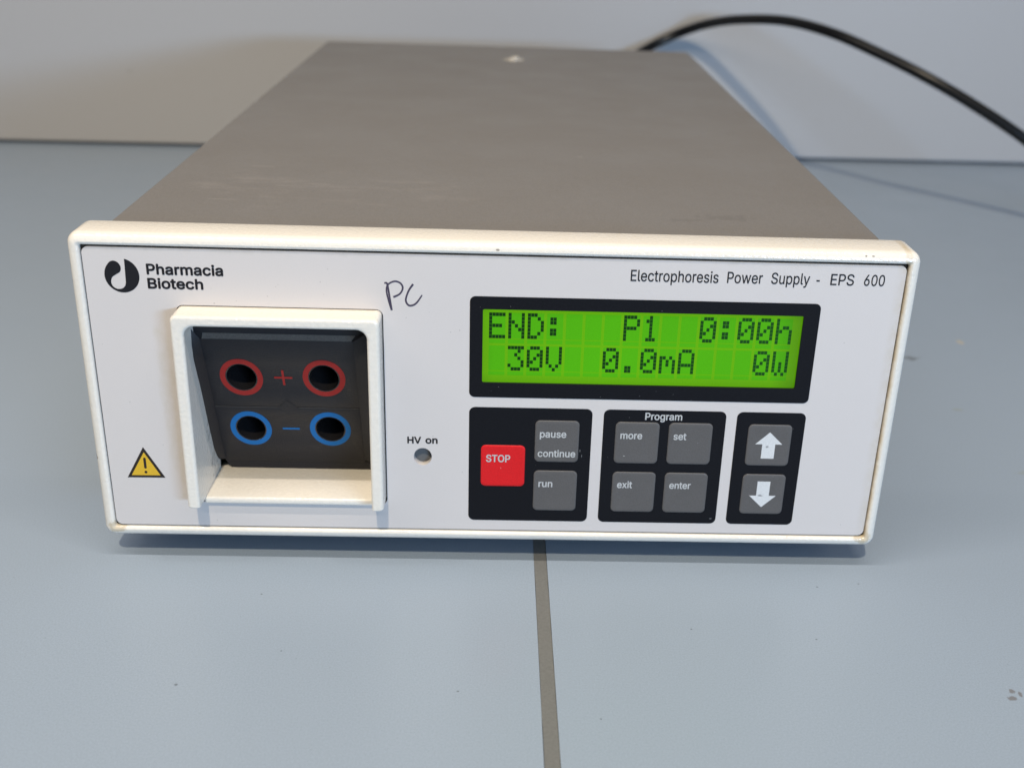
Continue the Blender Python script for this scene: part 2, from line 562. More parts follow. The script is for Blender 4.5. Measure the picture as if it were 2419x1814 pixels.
# indicator lens behind the round hole
lamp = box('indicator_lamp', [((HV[0] - 3.4, 2.3, HV[1] - 3.6), (HV[0] + 3.4, 5, HV[1] + 3.6))], MAT['lamp'], root, .2)
loft('lamp_well', [[M(x, y, z) for x, z in ell(HV[0], HV[1], 2.83, 3.03)] for y in (.5, 2.4)], MAT['sheet'], lamp)

# ---- socket frame: an upside-down U standing 8 mm proud, with a sill between its legs
def frame_outline():
    x0, z0, x1, z1 = FR
    ix0, ix1, it = -90.65, -38.0, 71.75
    lz = 9.6
    out = []
    r = 1.7
    # left leg bottom
    out += [(x0 + 1.5 - 1.5 * math.cos(math.radians(a)), lz + 1.5 - 1.5 * math.sin(math.radians(a))) for a in (0, 30, 60, 90)]
    out += [(ix0 - .9 + .9 * math.sin(math.radians(a)), lz + .9 - .9 * math.cos(math.radians(a))) for a in (0, 30, 60, 90)]
    ri = 3.2
    out += [(ix0 + ri - ri * math.cos(math.radians(a)), it - ri + ri * math.sin(math.radians(a))) for a in range(0, 91, 15)]
    out += [(ix1 - ri + ri * math.sin(math.radians(a)), it - ri + ri * math.cos(math.radians(a))) for a in range(0, 91, 15)]
    out += [(ix1 + .9 - .9 * math.cos(math.radians(a)), lz + .9 - .9 * math.sin(math.radians(a))) for a in (0, 30, 60, 90)]
    out += [(x1 - 1.5 + 1.5 * math.sin(math.radians(a)), lz + 1.5 - 1.5 * math.cos(math.radians(a))) for a in (0, 30, 60, 90)]
    out += [(x1 - r + r * math.cos(math.radians(a)), z1 - r + r * math.sin(math.radians(a))) for a in range(0, 91, 15)]
    out += [(x0 + r - r * math.sin(math.radians(a)), z1 - r + r * math.cos(math.radians(a))) for a in range(0, 91, 15)]
    return out
def frame_map(x, t, z):                       # the legs' feet are cut back a little towards the front
    if z < 13 and t > 0:
        z = z + .19 * t * (13 - z) / 3.4 
    return M(x, -t, z)
socket_frame = plate('socket_frame', [frame_outline()], 8.1, 26.5, MAT['cream'], root, .95, frame_map, 3)
box('sill', [((-91.2, -1.4, 8.95), (-37.5, 21.5, 11.35))], MAT['cream'], socket_frame, .75, 3)

# ---- charcoal socket block: tilted face, bevelled sides
FA, FB = 8.4, .33                            # face plane y = FA + FB (40 - z)
TH = math.atan(FB)
FC, FS = math.cos(TH), math.sin(TH)
def face(u, w, s):
    """u across, s up the slope (s = 0 at z = 40), w out of the face towards the viewer"""
    return M(u, FA - FB * 0 - s * FS - w * FC, 40 + s * FC - w * FS)
def zs(z):                                   # height on the face -> slope coordinate
    return (z - 40) / FC
fm = lambda x, t, s: face(x, t, s)
sx0, sx1 = -88.55, -43.2
s_top, s_bot, s_mid = zs(64.7), zs(14.2), zs(38.2)
rings = [('red', -78.35, zs(50.0)), ('red', -53.15, zs(50.2)), ('blue', -78.35, zs(28.9)), ('blue', -53.15, zs(29.1))]
holes = {0: [], 1: []}
for k, (c, u, s) in enumerate(rings):
    holes[0 if c == 'red' else 1].append(ell(u, s, 4.75, 5.55, 56))
nx = -65.6
up = [(sx0, s_mid + .06), (sx1, s_mid + .06), (sx1, s_top), (sx0, s_top)]
lo = [(sx0, s_bot), (sx1, s_bot), (sx1, s_mid - .06), (sx0, s_mid - .06)]
me_up = plate_mesh('socket_block', [up] + holes[0], 0, 2.2, .03, fm, 1)
me_lo = plate_mesh('socket_block_lower', [lo] + holes[1], .06, 2.2, .03, fm, 1)
bm = bmesh.new()
bm.from_mesh(me_up)
bm.from_mesh(me_lo)
def patch(rows):
    vv = [[bm.verts.new(p) for p in r] for r in rows]
    for a, b in zip(vv, vv[1:]):
        for k in range(len(a) - 1):
            bm.faces.new((a[k], a[k + 1], b[k + 1], b[k]))
# raised rims left and right sloping up from the sunk face to the recess walls
rim = [(-.4, 68.5), (-1.2, 63), (-.75, 58.2), (3.25, 47.4), (7.5, 33.6), (11.3, 22.0), (13.5, 18.2), (16.3, 15.0)]
for xw, xi, dx in ((-90.9, sx0 + .04, .35), (-37.9, sx1 - .04, -.35)):
    rows = []
    for y, z in rim:
        zi = min(max(z, 14.25), 64.65)
        s_ = zs(zi)
        inner = face(xi, -.03, s_)
        outer = M(xw, y, z)
        rows.append([outer, outer.lerp(inner, .35) + Vector((0, -.00022, 0)), inner])
    patch(rows)
# wall above the block, closing the recess under the top bar
q = [bm.verts.new(p) for p in (M(-91.0, 1.62, 66.05), M(-37.6, 1.62, 66.05), M(-37.6, 1.9, 73.0), M(-91.0, 1.9, 73.0))]
bm.faces.new(q)
q = [bm.verts.new(p) for p in (M(-90.95, .42, 64.3), M(-37.85, .42, 64.3), M(-37.85, 1.75, 66.3), M(-90.95, 1.75, 66.3))]
bm.faces.new(q)
# faint diamond in the middle of the joint, and the recess back
q = [bm.verts.new(p) for p in (face(nx - 3.1, .09, s_mid), face(nx, .09, s_mid - 3.3), face(nx + 3.1, .09, s_mid), face(nx, .09, s_mid + 3.0))]
bm.faces.new(q)
q = [bm.verts.new(p) for p in (M(-88.8, 16.85, 14.6), M(-38.6, 16.85, 14.6), M(-38.6, 17.5, 11.36), M(-86.9, 17.5, 11.36))]
bm.faces.new(q)
q2 = [bm.verts.new(p) for p in (M(-91, 25, 11), M(-37.6, 25, 11), M(-37.6, 25, 74), M(-91, 25, 74))]
bm.faces.new(q2)
bmesh.ops.recalc_face_normals(bm, faces=bm.faces)
bm.to_mesh(me_up)
bm.free()
bpy.data.meshes.remove(me_lo)
finish(me_up, 30)
socket_block = link('socket_block', me_up, MAT['block'], root)
# paler line painting the lit edge along the joint of the two halves
def strip_on_face(name, segs, w, mat, parent, t0=.16):
    vs, fs = [], []
    for (u0, s0), (u1, s1) in segs:
        d = Vector((u1 - u0, s1 - s0)).normalized()
        nn = Vector((-d.y, d.x)) * w / 2
        k = len(vs)
        for (u, s) in ((u0 - nn.x, s0 - nn.y), (u1 - nn.x, s1 - nn.y), (u1 + nn.x, s1 + nn.y), (u0 + nn.x, s0 + nn.y)):
            vs += [face(u, t0, s), face(u, t0 - .06, s)]
        fs += [(k, k + 2, k + 4, k + 6), (k, k + 1, k + 3, k + 2), (k + 2, k + 3, k + 5, k + 4), (k + 4, k + 5, k + 7, k + 6), (k + 6, k + 7, k + 1, k)]
    return mesh(name, vs, fs, mat, parent)
mesh('ledge', [face(sx0 + .6, .02, s_top - .05), face(sx1 - .6, .02, s_top - .05), M(-42.6, 1.55, 66.1), M(-87.9, 1.55, 66.1)], [(0, 1, 2, 3)], MAT['ledge'], socket_block)  # top chamfer strip, light painted in by a paler colour
strip_on_face('seam_highlight', [((sx0 + .3, s_mid - .2), (nx - 3.2, s_mid - .2)), ((nx + 3.4, s_mid - .2), (sx1 - .1, s_mid - .2))], .12, MAT['seam_highlight'], socket_block, .10)
strip_on_face('plus_mark', [((nx - 2.75, zs(50.2)), (nx + 2.75, zs(50.2))), ((nx, zs(50.2) - 3.1), (nx, zs(50.2) - .36)), ((nx, zs(50.2) + .36), (nx, zs(50.2) + 3.1))], .68, MAT['red'], socket_block, .09)
strip_on_face('minus_mark', [((nx - 2.7, zs(29.1)), (nx + 2.7, zs(29.1)))], .72, MAT['blue'], socket_block, .15)

def ring_pts(u, s, ru, rs, w, n=56):
    return [face(a, w, b) for a, b in ell(u, s, ru, rs, n)]
for c, u, s in rings:
    w0 = 0 if c == 'red' else .06
    prof = [(4.95, 5.75, -.05), (4.82, 5.62, .05), (4.66, 5.45, .09), (4.5, 5.28, .0), (4.42, 5.2, -.6), (4.3, 5.05, -14), (.05, .05, -14)]
    sk = loft('socket', [ring_pts(u, s, a, b, w0 + w) for a, b, w in prof], MAT['socket'], root, angle=40)
    sk['label'] = 'round socket ringed in ' + c
    loft('ring', [ring_pts(u, s, a, b, w0 + w) for a, b, w in ((6.5, 7.6, .0), (6.5, 7.6, .06), (4.86, 5.66, .06), (4.86, 5.66, .0))], MAT[c], sk)

# ---- display
display = plate('display', [rr(-8.42, 47.4, 95.95, 80.25, 1.7, 6), rr(WIN[0], WIN[1], WIN[2], WIN[3], .5, 4)], .10, .095, MAT['black'], root)
LY = -.62                                    # the glass lies just behind the window
box('screen', [((-7, .80, 50.5), (94, 3, 78))], MAT['lcd'], display)
for nm, lo_, hi_ in (('window_edge', None, None),):
    plate(nm, [rr(-7, 50.4, 94, 78.2, .5, 3), rr(WIN[0] - .05, WIN[1] - .05, WIN[2] + .05, WIN[3] + .05, .5, 4)], -.05, .70, MAT['ink'], display)
FONT = {'E': '1F 10 10 1E 10 10 1F', 'N': '11 11 19 15 13 11 11', 'D': '1C 12 11 11 11 12 1C', ':': '00 0C 0C 00 0C 0C 00', 'P': '1E 11 11 1E 10 10 10',
        '1': '04 0C 04 04 04 04 0E', '0': '0E 11 13 15 19 11 0E', 'h': '10 10 16 19 11 11 11', '3': '1F 02 04 02 01 11 0E', 'V': '11 11 11 11 11 0A 04',
        '.': '00 00 00 00 00 0C 0C', 'm': '00 00 1A 15 15 11 11', 'A': '0E 11 11 11 1F 11 11', 'W': '11 11 11 15 15 15 0A'}
CX, CP, DPX = -2.70, 5.745, .985             # first column, pitch, dot pitch
ROWS = ((74.95, 1.19), (64.3, 1.17))
TEXT = ('END:   P1  0:00h', ' 30V  0.0mA   0W')
vs, fs = [], []
cv, cf = [], []
def quad(vs, fs, x0, z0, x1, z1, y, d=.1):
    k = len(vs)
    vs += [M(x0, y, z0), M(x1, y, z0), M(x1, y, z1), M(x0, y, z1)]
    fs.append((k, k + 1, k + 2, k + 3))
for (zt, pz), line in zip(ROWS, TEXT):
    for c, ch in enumerate(line):
        x = CX + c * CP
        quad(cv, cf, x, zt - 7 * pz, x + 5 * DPX - .06, zt, .72)
        quad(cv, cf, x, zt - 8.1 * pz - .25, x + 5 * DPX - .06, zt - 7 * pz - .25, .72)
        if ch in FONT:
            for r, hx in enumerate(FONT[ch].split()):
                b = int(hx, 16)
                for k in range(5):
                    if b >> (4 - k) & 1:
                        quad(vs, fs, x + k * DPX, zt - (r + 1) * pz + .07, x + (k + 1) * DPX - .07, zt - r * pz, .66)
mesh('character_cells', cv, cf, MAT['cell'], display)
mesh('characters', vs, fs, MAT['dot'], display)

# ---- lettering from embedded letter outlines
GLYPHS = json.loads('''{"-":[453,[[[337,244,337,188,114,188,114,244]]]],"0":[453,[[[227,-7,208,-6,191,-4,174,1,159,7,144,14,130,24,117,35,105,48,95,62,85,77,77,94,69,113,63,133,57,155,53,178,50,202,49,227,48,254,49,281,50,306,53,330,57,353,63,375,69,395,77,414,85,431,95,447,106,461,117,473,130,484,144,494,159,502,174,508,191,512,208,515,227,516,245,515,262,512,279,508,294,502,309,494,323,484,336,473,348,461,358,447,368,431,376,414,384,395,390,375,396,353,400,330,403,306,404,281,405,254,404,227,403,202,400,178,396,155,390,133,384,113,376,94,368,77,358,62,348,48,336,35,323,24,309,14,295,7,279,1,263,-4,245,-6],[227,50,245,52,262,56,276,64,290,74,300,84,309,97,317,111,324,126,330,144,334,160,338,176,340,194,342,213,344,233,344,254,344,275,342,295,340,314,338,332,334,349,330,365,324,382,317,398,309,412,300,424,290,435,276,446,262,454,245,458,227,460,209,458,192,454,177,446,163,435,153,424,144,412,136,398,129,382,123,365,119,349,115,332,113,314,111,295,109,275,109,254,109,233,111,213,113,194,115,176,119,160,123,144,129,126,136,111,144,97,153,84,163,74,177,64,192,56,209,52]]]],"6":[454,[[[174,295,179,299,196,307,214,312,235,314,253,313,270,311,286,307,302,302,316,295,329,286,341,277,352,266,362,253,370,240,376,228,380,215,384,202,387,187,388,173,389,157,388,141,387,126,384,112,380,98,374,85,368,73,359,59,348,45,337,34,324,23,310,14,298,8,285,2,271,-2,257,-5,242,-6,226,-7,211,-6,196,-5,182,-2,168,3,155,8,142,15,128,24,115,35,104,46,93,60,84,74,78,87,73,101,69,115,66,130,65,146,64,162,65,177,66,192,70,207,74,223,80,239,86,253,94,268,102,285,113,302,124,321,137,340,252,509,322,509],[226,48,245,50,263,55,279,63,293,73,305,86,314,101,320,114,324,128,326,142,327,157,326,172,324,187,320,200,314,213,305,228,293,241,279,251,263,259,245,264,226,265,207,264,190,259,174,252,160,242,148,229,138,214,132,201,128,188,126,173,125,158,126,143,128,128,132,115,138,102,148,86,160,73,174,63,190,55,207,50]]]],"B":[456,[[[60,0,60,509,241,509,258,509,274,507,290,504,304,501,317,496,329,491,342,483,354,474,364,464,373,454,381,442,387,430,392,417,395,403,397,389,398,374,397,353,393,335,387,320,378,307,368,295,356,286,343,278,330,272,315,267,315,262,331,259,347,254,363,245,374,237,385,227,394,216,402,203,409,189,414,173,417,155,418,136,417,121,415,107,412,93,406,79,400,67,392,55,383,44,371,34,359,26,344,18,331,13,317,8,301,4,284,2,266,0,247,0],[125,57,245,57,264,58,281,60,296,63,309,67,321,73,330,80,341,92,349,106,353,120,355,137,354,154,349,169,342,184,332,197,320,208,306,218,293,224,280,228,265,230,248,231,125,231],[125,285,238,285,256,286,273,290,288,296,302,304,314,314,323,326,330,340,335,355,336,372,335,388,330,404,323,417,313,429,302,437,290,444,275,448,259,451,240,452,125,452]]]],"E":[419,[[[60,0,60,509,372,509,372,452,125,452,125,286,355,286,355,229,125,229,125,57,375,57,375,0]]]],"H":[517,[[[60,0,60,509,125,509,125,289,392,289,392,509,457,509,457,0,392,0,392,232,125,232,125,0]]]],"O":[533,[[[267,-7,245,-6,225,-3,205,1,186,7,167,15,150,25,134,36,119,49,105,63,92,79,81,96,70,115,61,135,53,157,48,179,43,203,41,228,40,254,41,280,43,305,48,329,53,352,61,373,70,393,81,412,92,429,105,445,119,459,134,472,150,484,167,494,186,502,205,508,225,512,245,515,267,516,289,515,309,512,329,508,348,502,367,494,384,484,400,472,415,459,429,445,442,429,453,412,464,393,473,373,480,352,486,329,490,305,492,280,493,254,492,228,490,203,486,179,480,157,473,135,464,115,453,96,442,79,429,63,415,49,400,36,384,25,367,15,348,7,329,1,309,-3,289,-6],[267,53,282,54,296,56,310,59,324,63,337,69,349,76,361,84,372,94,383,104,392,116,401,130,408,144,415,160,420,176,425,194,428,213,429,233,430,254,429,275,428,296,425,315,420,333,415,349,408,365,401,379,392,392,383,404,372,415,361,424,349,433,337,440,324,446,310,450,296,453,282,455,267,456,252,455,237,453,223,450,210,446,197,440,184,433,172,424,161,415,151,404,141,392,133,378,125,364,119,348,113,332,109,314,106,295,104,275,103,254,104,233,106,213,109,194,113,176,119,160,125,144,133,130,141,117,151,105,161,94,172,85,184,76,197,69,210,63,223,59,237,56,252,54]]]],"P":[445,[[[125,186,125,0,60,0,60,509,235,509,254,508,272,507,289,504,304,499,319,494,332,487,347,478,360,468,371,456,381,444,390,430,396,417,400,404,404,391,407,377,408,363,409,348,408,333,407,318,404,304,400,291,396,278,390,265,381,251,371,239,360,227,347,216,332,207,319,201,304,195,289,191,272,188,254,187,235,186],[125,242,233,242,252,243,269,246,284,250,297,256,312,266,324,279,333,294,339,311,343,329,344,348,343,367,339,385,333,402,324,416,312,429,297,439,283,445,268,449,251,451,232,452,125,452]]]],"S":[447,[[[224,-9,206,-9,189,-7,172,-4,157,-1,142,4,128,9,112,17,98,26,85,36,74,47,64,60,56,74,49,88,44,103,40,120,38,137,104,137,107,118,114,102,123,88,135,76,150,66,166,59,180,54,194,51,209,50,224,49,241,50,257,52,272,55,286,60,303,69,317,79,329,92,338,106,344,122,346,139,344,154,340,168,332,179,322,189,310,197,296,205,280,211,263,217,245,222,184,239,164,245,145,253,128,261,112,269,98,279,86,289,75,300,67,313,60,326,56,341,53,356,52,372,53,389,56,405,60,420,67,434,75,448,85,460,96,471,108,481,123,490,138,498,151,504,165,508,180,512,195,514,211,516,227,516,244,516,259,514,274,512,289,508,303,504,316,498,331,490,344,481,357,471,367,461,377,449,385,436,392,422,396,408,400,393,401,378,337,378,334,396,327,412,316,425,302,437,289,445,275,451,259,455,243,458,225,459,209,458,194,456,180,453,167,448,152,440,139,430,129,418,121,405,117,391,115,376,117,359,122,345,131,334,142,324,155,315,169,308,212,293,264,279,312,264,328,256,344,248,359,238,372,226,384,213,395,198,401,185,405,171,407,156,408,139,407,123,405,107,400,92,394,78,386,64,377,51,366,39,353,29,339,19,323,11,309,5,294,0,278,-4,261,-7,243,-8]]]],"T":[449,[[[32,452,32,509,417,509,417,452,257,452,257,0,193,0,193,452]]]],"V":[479,[[[241,52,267,138,290,206,395,509,463,509,278,0,204,0,16,509,84,509,192,206,215,137]]]],"a":[389,[[[160,-9,142,-8,126,-5,109,-1,94,5,80,13,68,22,57,32,48,45,40,58,34,74,31,90,30,108,32,128,36,146,43,161,53,174,64,184,78,193,93,200,108,206,125,211,178,220,234,227,252,230,265,235,273,243,276,255,274,278,267,297,256,311,240,322,227,327,212,330,196,331,179,330,163,327,149,322,132,313,118,301,108,288,100,274,41,291,48,307,57,322,67,335,79,346,91,356,104,364,118,370,133,375,148,379,163,382,178,383,194,384,208,384,223,382,239,379,255,375,271,369,286,360,300,350,312,336,322,320,327,309,332,297,335,283,336,268,337,251,337,0,277,0,277,52,272,52,264,38,252,25,242,16,229,8,215,1,199,-4,181,-8],[170,45,187,46,202,49,215,53,228,59,242,69,254,80,263,93,270,107,274,122,276,138,276,190,270,186,259,182,231,176,200,171,175,168,154,164,134,159,117,150,103,139,95,124,92,105,94,87,102,72,114,60,130,52,149,47]]]],"c":[396,[[[207,-8,190,-7,174,-5,159,-2,144,3,130,9,117,16,104,25,93,35,82,46,73,58,64,71,56,85,49,100,44,116,39,133,36,150,35,168,34,187,35,207,36,225,39,243,44,260,49,276,56,291,64,305,73,318,82,330,93,341,104,351,117,360,130,367,144,373,159,378,174,381,190,383,207,384,225,383,243,381,260,377,276,371,291,364,305,356,318,346,330,335,340,322,349,308,356,293,362,277,303,262,298,276,290,289,281,301,270,311,257,319,242,325,226,329,207,330,189,329,173,325,158,319,145,310,134,299,124,287,115,274,108,258,104,245,100,231,98,217,96,202,96,187,96,172,98,158,100,144,104,130,108,117,115,102,124,88,134,76,145,66,158,57,173,51,189,47,207,46,226,48,243,52,258,58,271,66,282,76,292,89,299,102,304,117,363,102,357,86,350,70,341,56,331,43,319,32,306,21,292,12,277,5,261,-1,244,-5,226,-7]]]],"e":[404,[[[96,169,97,162,98,146,101,132,105,118,110,106,118,92,128,80,139,70,151,61,164,54,179,50,195,47,212,46,227,47,241,49,254,53,271,61,285,73,297,88,306,105,365,91,360,77,353,63,345,51,335,39,324,28,311,19,298,11,283,4,270,0,256,-4,242,-6,227,-8,212,-8,194,-7,177,-5,160,-2,145,3,130,9,117,16,104,25,92,35,82,46,72,58,64,71,56,85,49,100,44,116,39,132,36,150,35,168,34,187,35,206,36,224,39,242,43,259,49,275,55,290,62,304,71,317,80,329,91,340,102,350,115,359,128,367,142,373,157,378,172,381,188,383,205,384,221,383,236,382,251,379,266,374,280,368,294,360,307,352,319,341,328,331,337,321,344,309,351,296,357,282,361,270,365,256,367,242,369,227,371,211,371,194,371,169],[96,221,309,221,307,237,303,254,298,269,291,282,283,294,274,305,263,314,250,321,237,326,222,329,205,330,188,329,173,326,159,321,146,313,135,304,125,294,116,283,109,270,103,256,99,241,97,226]]]],"g":[425,[[[207,-151,191,-151,175,-149,161,-147,147,-144,134,-140,119,-134,105,-127,93,-119,82,-110,70,-97,59,-84,51,-69,101,-41,122,-66,136,-78,154,-88,169,-93,187,-96,207,-97,225,-96,241,-94,256,-89,270,-83,282,-75,293,-65,301,-53,307,-39,310,-24,311,-6,311,68,306,68,287,41,277,32,266,24,252,16,241,11,227,8,212,6,195,5,180,6,165,7,151,10,138,15,125,20,113,27,101,35,90,43,80,53,71,64,62,77,55,90,49,104,43,120,39,136,36,154,35,172,34,191,35,210,36,228,39,246,43,262,49,278,55,293,62,307,71,320,80,332,90,343,100,352,112,361,125,368,138,374,152,378,166,381,181,383,196,384,213,383,228,382,242,378,253,373,267,365,279,356,288,346,300,332,308,319,313,319,313,379,372,379,372,-9,371,-28,369,-46,364,-62,358,-77,350,-90,341,-102,330,-112,318,-122,305,-129,291,-136,278,-141,265,-144,251,-147,237,-149,222,-151],[205,59,222,60,237,63,251,68,264,75,275,84,285,95,293,107,300,121,304,133,308,147,310,161,312,177,312,193,312,209,310,224,308,238,304,251,300,264,293,278,285,291,275,303,264,312,251,320,237,326,222,329,205,330,188,329,172,326,158,320,145,312,134,302,124,290,116,277,109,262,104,250,101,237,98,223,96,208,96,193,96,177,98,162,101,149,104,135,109,123,116,109,124,96,134,85,145,76,158,69,172,63,188,60]]]],"h":[411,[[[114,315,116,319,124,332,132,344,142,354,152,362,166,370,180,376,195,381,211,383,227,384,246,383,264,380,280,376,295,369,309,360,321,349,332,336,341,321,347,307,351,292,355,276,356,259,357,240,357,0,296,0,296,235,295,252,292,268,288,281,281,294,273,304,261,315,246,323,229,327,210,329,192,328,176,324,161,317,147,308,136,297,126,283,121,271,117,257,115,243,114,227,114,0,53,0,53,509,114,509]]]],"i":[166,[[[53,0,53,379,114,379,114,0]],[[84,443,68,446,54,455,44,468,41,483,44,499,54,512,68,521,84,524,100,521,114,512,123,499,126,483,123,468,114,455,100,446]]]],"l":[190,[[[139,-2,119,-1,101,3,86,10,74,20,65,33,58,48,54,65,53,84,53,509,114,509,114,99,116,76,120,62,130,54,146,52,160,53,170,54,181,3,162,-1]]]],"m":[610,[[[317,310,318,312,326,328,337,343,350,356,365,366,381,375,394,380,408,383,422,385,437,386,453,385,468,382,483,378,497,372,510,364,522,354,532,342,541,328,547,316,551,303,554,288,556,272,557,255,557,0,496,0,496,254,495,273,490,289,483,303,473,313,461,321,448,326,434,329,419,330,403,329,388,326,374,320,358,307,345,290,340,277,336,263,335,247,335,0,274,0,274,260,272,280,265,297,253,311,242,319,229,325,215,329,199,330,185,329,171,326,158,320,145,312,135,302,126,289,119,274,115,257,114,238,114,0,53,0,53,379,112,379,112,309,112,310,118,323,124,335,132,346,144,358,158,368,172,376,187,382,203,385,219,386,235,385,250,382,264,377,276,370,287,361,297,350,305,338,312,325,317,311]]]],"n":[410,[[[112,311,116,319,124,332,132,344,142,354,152,362,166,370,180,376,195,381,211,383,227,384,246,383,264,380,280,376,295,369,309,360,321,349,332,336,341,321,347,307,351,292,355,276,356,259,357,240,357,0,296,0,296,235,295,252,292,268,288,281,281,294,273,304,261,315,246,323,229,327,210,329,192,328,176,324,161,317,147,308,136,297,126,283,121,271,117,257,115,243,114,227,114,0,53,0,53,379,112,379]]]],"o":[415,[[[207,-8,190,-7,174,-5,159,-2,144,3,130,9,117,16,104,25,93,35,82,46,73,58,64,71,56,85,49,100,44,116,39,133,36,150,35,168,34,187,35,207,36,225,39,243,44,260,49,276,56,291,64,305,73,318,82,330,93,341,104,351,117,360,130,367,144,373,159,378,174,381,190,383,207,384,224,383,241,381,256,378,271,373,286,367,299,360,312,351,323,341,334,330,343,318,352,305,359,291,366,276,371,260,376,243,379,225,380,207,381,187,380,168,379,150,376,133,371,116,366,100,359,85,352,71,343,58,334,46,323,35,312,25,299,16,286,9,271,3,256,-2,241,-5,224,-7],[207,46,226,47,242,51,257,57,270,66,282,76,292,88,300,102,307,117,311,130,315,144,317,158,319,172,319,187,319,202,317,217,315,231,311,245,307,258,300,274,292,287,282,299,270,310,257,319,242,325,226,329,207,330,189,329,173,325,158,319,145,310,134,299,124,287,115,274,108,258,104,245,100,231,98,217,96,202,96,187,96,172,98,158,100,144,104,130,108,117,115,102,124,88,134,76,145,66,158,57,173,51,189,47]]]],"p":[425,[[[53,-143,53,379,112,379,112,319,118,319,137,346,146,356,158,365,171,373,183,378,197,382,212,383,229,384,245,383,260,381,274,378,288,374,301,368,313,361,325,352,335,343,345,332,354,320,363,307,370,293,376,278,381,262,385,245,388,227,389,209,390,189,389,169,388,151,385,133,381,116,376,99,370,84,363,70,354,57,345,45,335,34,325,25,313,16,301,9,288,3,274,-2,260,-5,245,-7,229,-8,213,-7,198,-5,184,-1,173,4,159,12,147,21,138,31,118,59,114,59,114,-143],[220,47,237,48,252,52,266,58,279,66,290,76,300,88,309,101,316,117,320,130,324,144,326,158,328,173,328,189,328,205,326,220,324,234,320,248,316,261,309,276,301,289,291,301,280,311,267,319,253,325,237,329,220,330,203,329,188,326,174,320,161,312,150,302,140,291,132,278,125,263,121,250,117,236,115,221,113,205,113,189,113,173,115,157,117,142,121,128,125,115,132,100,140,87,151,75,162,65,175,57,188,52,203,48]]]],"r":[260,[[[53,0,53,379,112,379,112,321,121,335,130,347,140,357,152,367,166,375,181,380,196,384,213,385,229,384,243,384,243,322,230,324,207,326,190,325,174,321,159,315,146,306,135,296,126,284,119,270,115,254,114,237,114,0]]]],"s":[366,[[[182,-8,167,-8,152,-6,138,-4,125,-1,112,3,98,10,84,18,72,27,62,38,53,50,46,63,40,78,36,94,94,107,101,88,111,72,124,60,136,53,150,49,164,46,181,45,200,46,217,49,232,55,244,62,257,74,265,88,268,103,264,121,254,136,243,144,229,150,212,155,149,170,133,174,118,180,104,186,92,192,81,200,72,208,63,219,56,231,51,244,48,258,47,274,48,290,52,305,57,319,65,332,75,343,87,354,100,363,115,370,128,375,142,379,156,382,171,384,187,384,206,383,223,381,239,377,254,372,271,363,286,352,299,339,309,324,318,308,324,290,268,277,262,291,254,304,243,316,232,323,220,329,204,332,187,333,171,332,156,329,143,324,131,317,119,305,111,292,109,277,113,258,124,243,136,235,152,229,172,223,229,209,246,205,261,199,275,193,287,187,297,179,306,171,317,157,325,142,329,126,331,107,330,90,326,75,320,60,312,47,302,35,290,24,276,14,260,6,246,1,231,-3,215,-6,199,-7]]]],"t":[227,[[[65,471,126,471,126,98,128,76,136,61,150,53,170,50,185,51,202,54,213,2,192,-3,168,-4,150,-3,133,0,117,5,104,12,92,21,82,32,75,45,69,59,66,75,65,93]],[[204,379,204,327,6,327,6,379]]]],"u":[411,[[[298,70,294,60,286,47,277,35,268,25,257,17,244,9,229,3,215,-2,199,-4,182,-5,164,-4,146,-1,130,4,115,11,101,20,89,30,78,44,69,59,63,72,59,87,55,103,54,120,53,139,53,379,114,379,114,144,115,127,117,111,122,98,128,85,137,75,149,64,164,56,181,52,200,50,218,51,234,55,249,62,263,71,274,83,283,97,289,109,293,122,295,137,296,153,296,379,357,379,357,0,298,0]]]],"w":[568,[[[284,309,277,280,263,225,248,172,199,0,138,0,23,379,87,379,133,214,154,137,170,64,186,135,206,214,252,379,316,379,362,214,382,136,397,66,413,135,434,214,480,379,545,379,429,0,368,0,319,172,305,225,291,280]]]],"x":[379,[[[189,155,186,152,178,136,172,124,164,111,157,98,148,85,91,0,21,0,155,195,29,379,100,379,147,306,156,292,164,279,172,266,179,253,191,233,194,237,202,253,233,306,282,379,352,379,224,192,358,0,287,0,231,85,200,136]]]],"y":[389,[[[195,60,202,87,224,155,305,379,371,379,204,-58,196,-77,187,-93,177,-107,165,-119,153,-128,139,-136,124,-141,108,-144,91,-145,65,-143,47,-139,61,-86,71,-87,88,-90,104,-89,118,-84,130,-74,138,-64,145,-52,151,-36,163,-1,17,379,84,379,165,155,170,141,175,127,179,114,183,100,187,87]]]]}''')
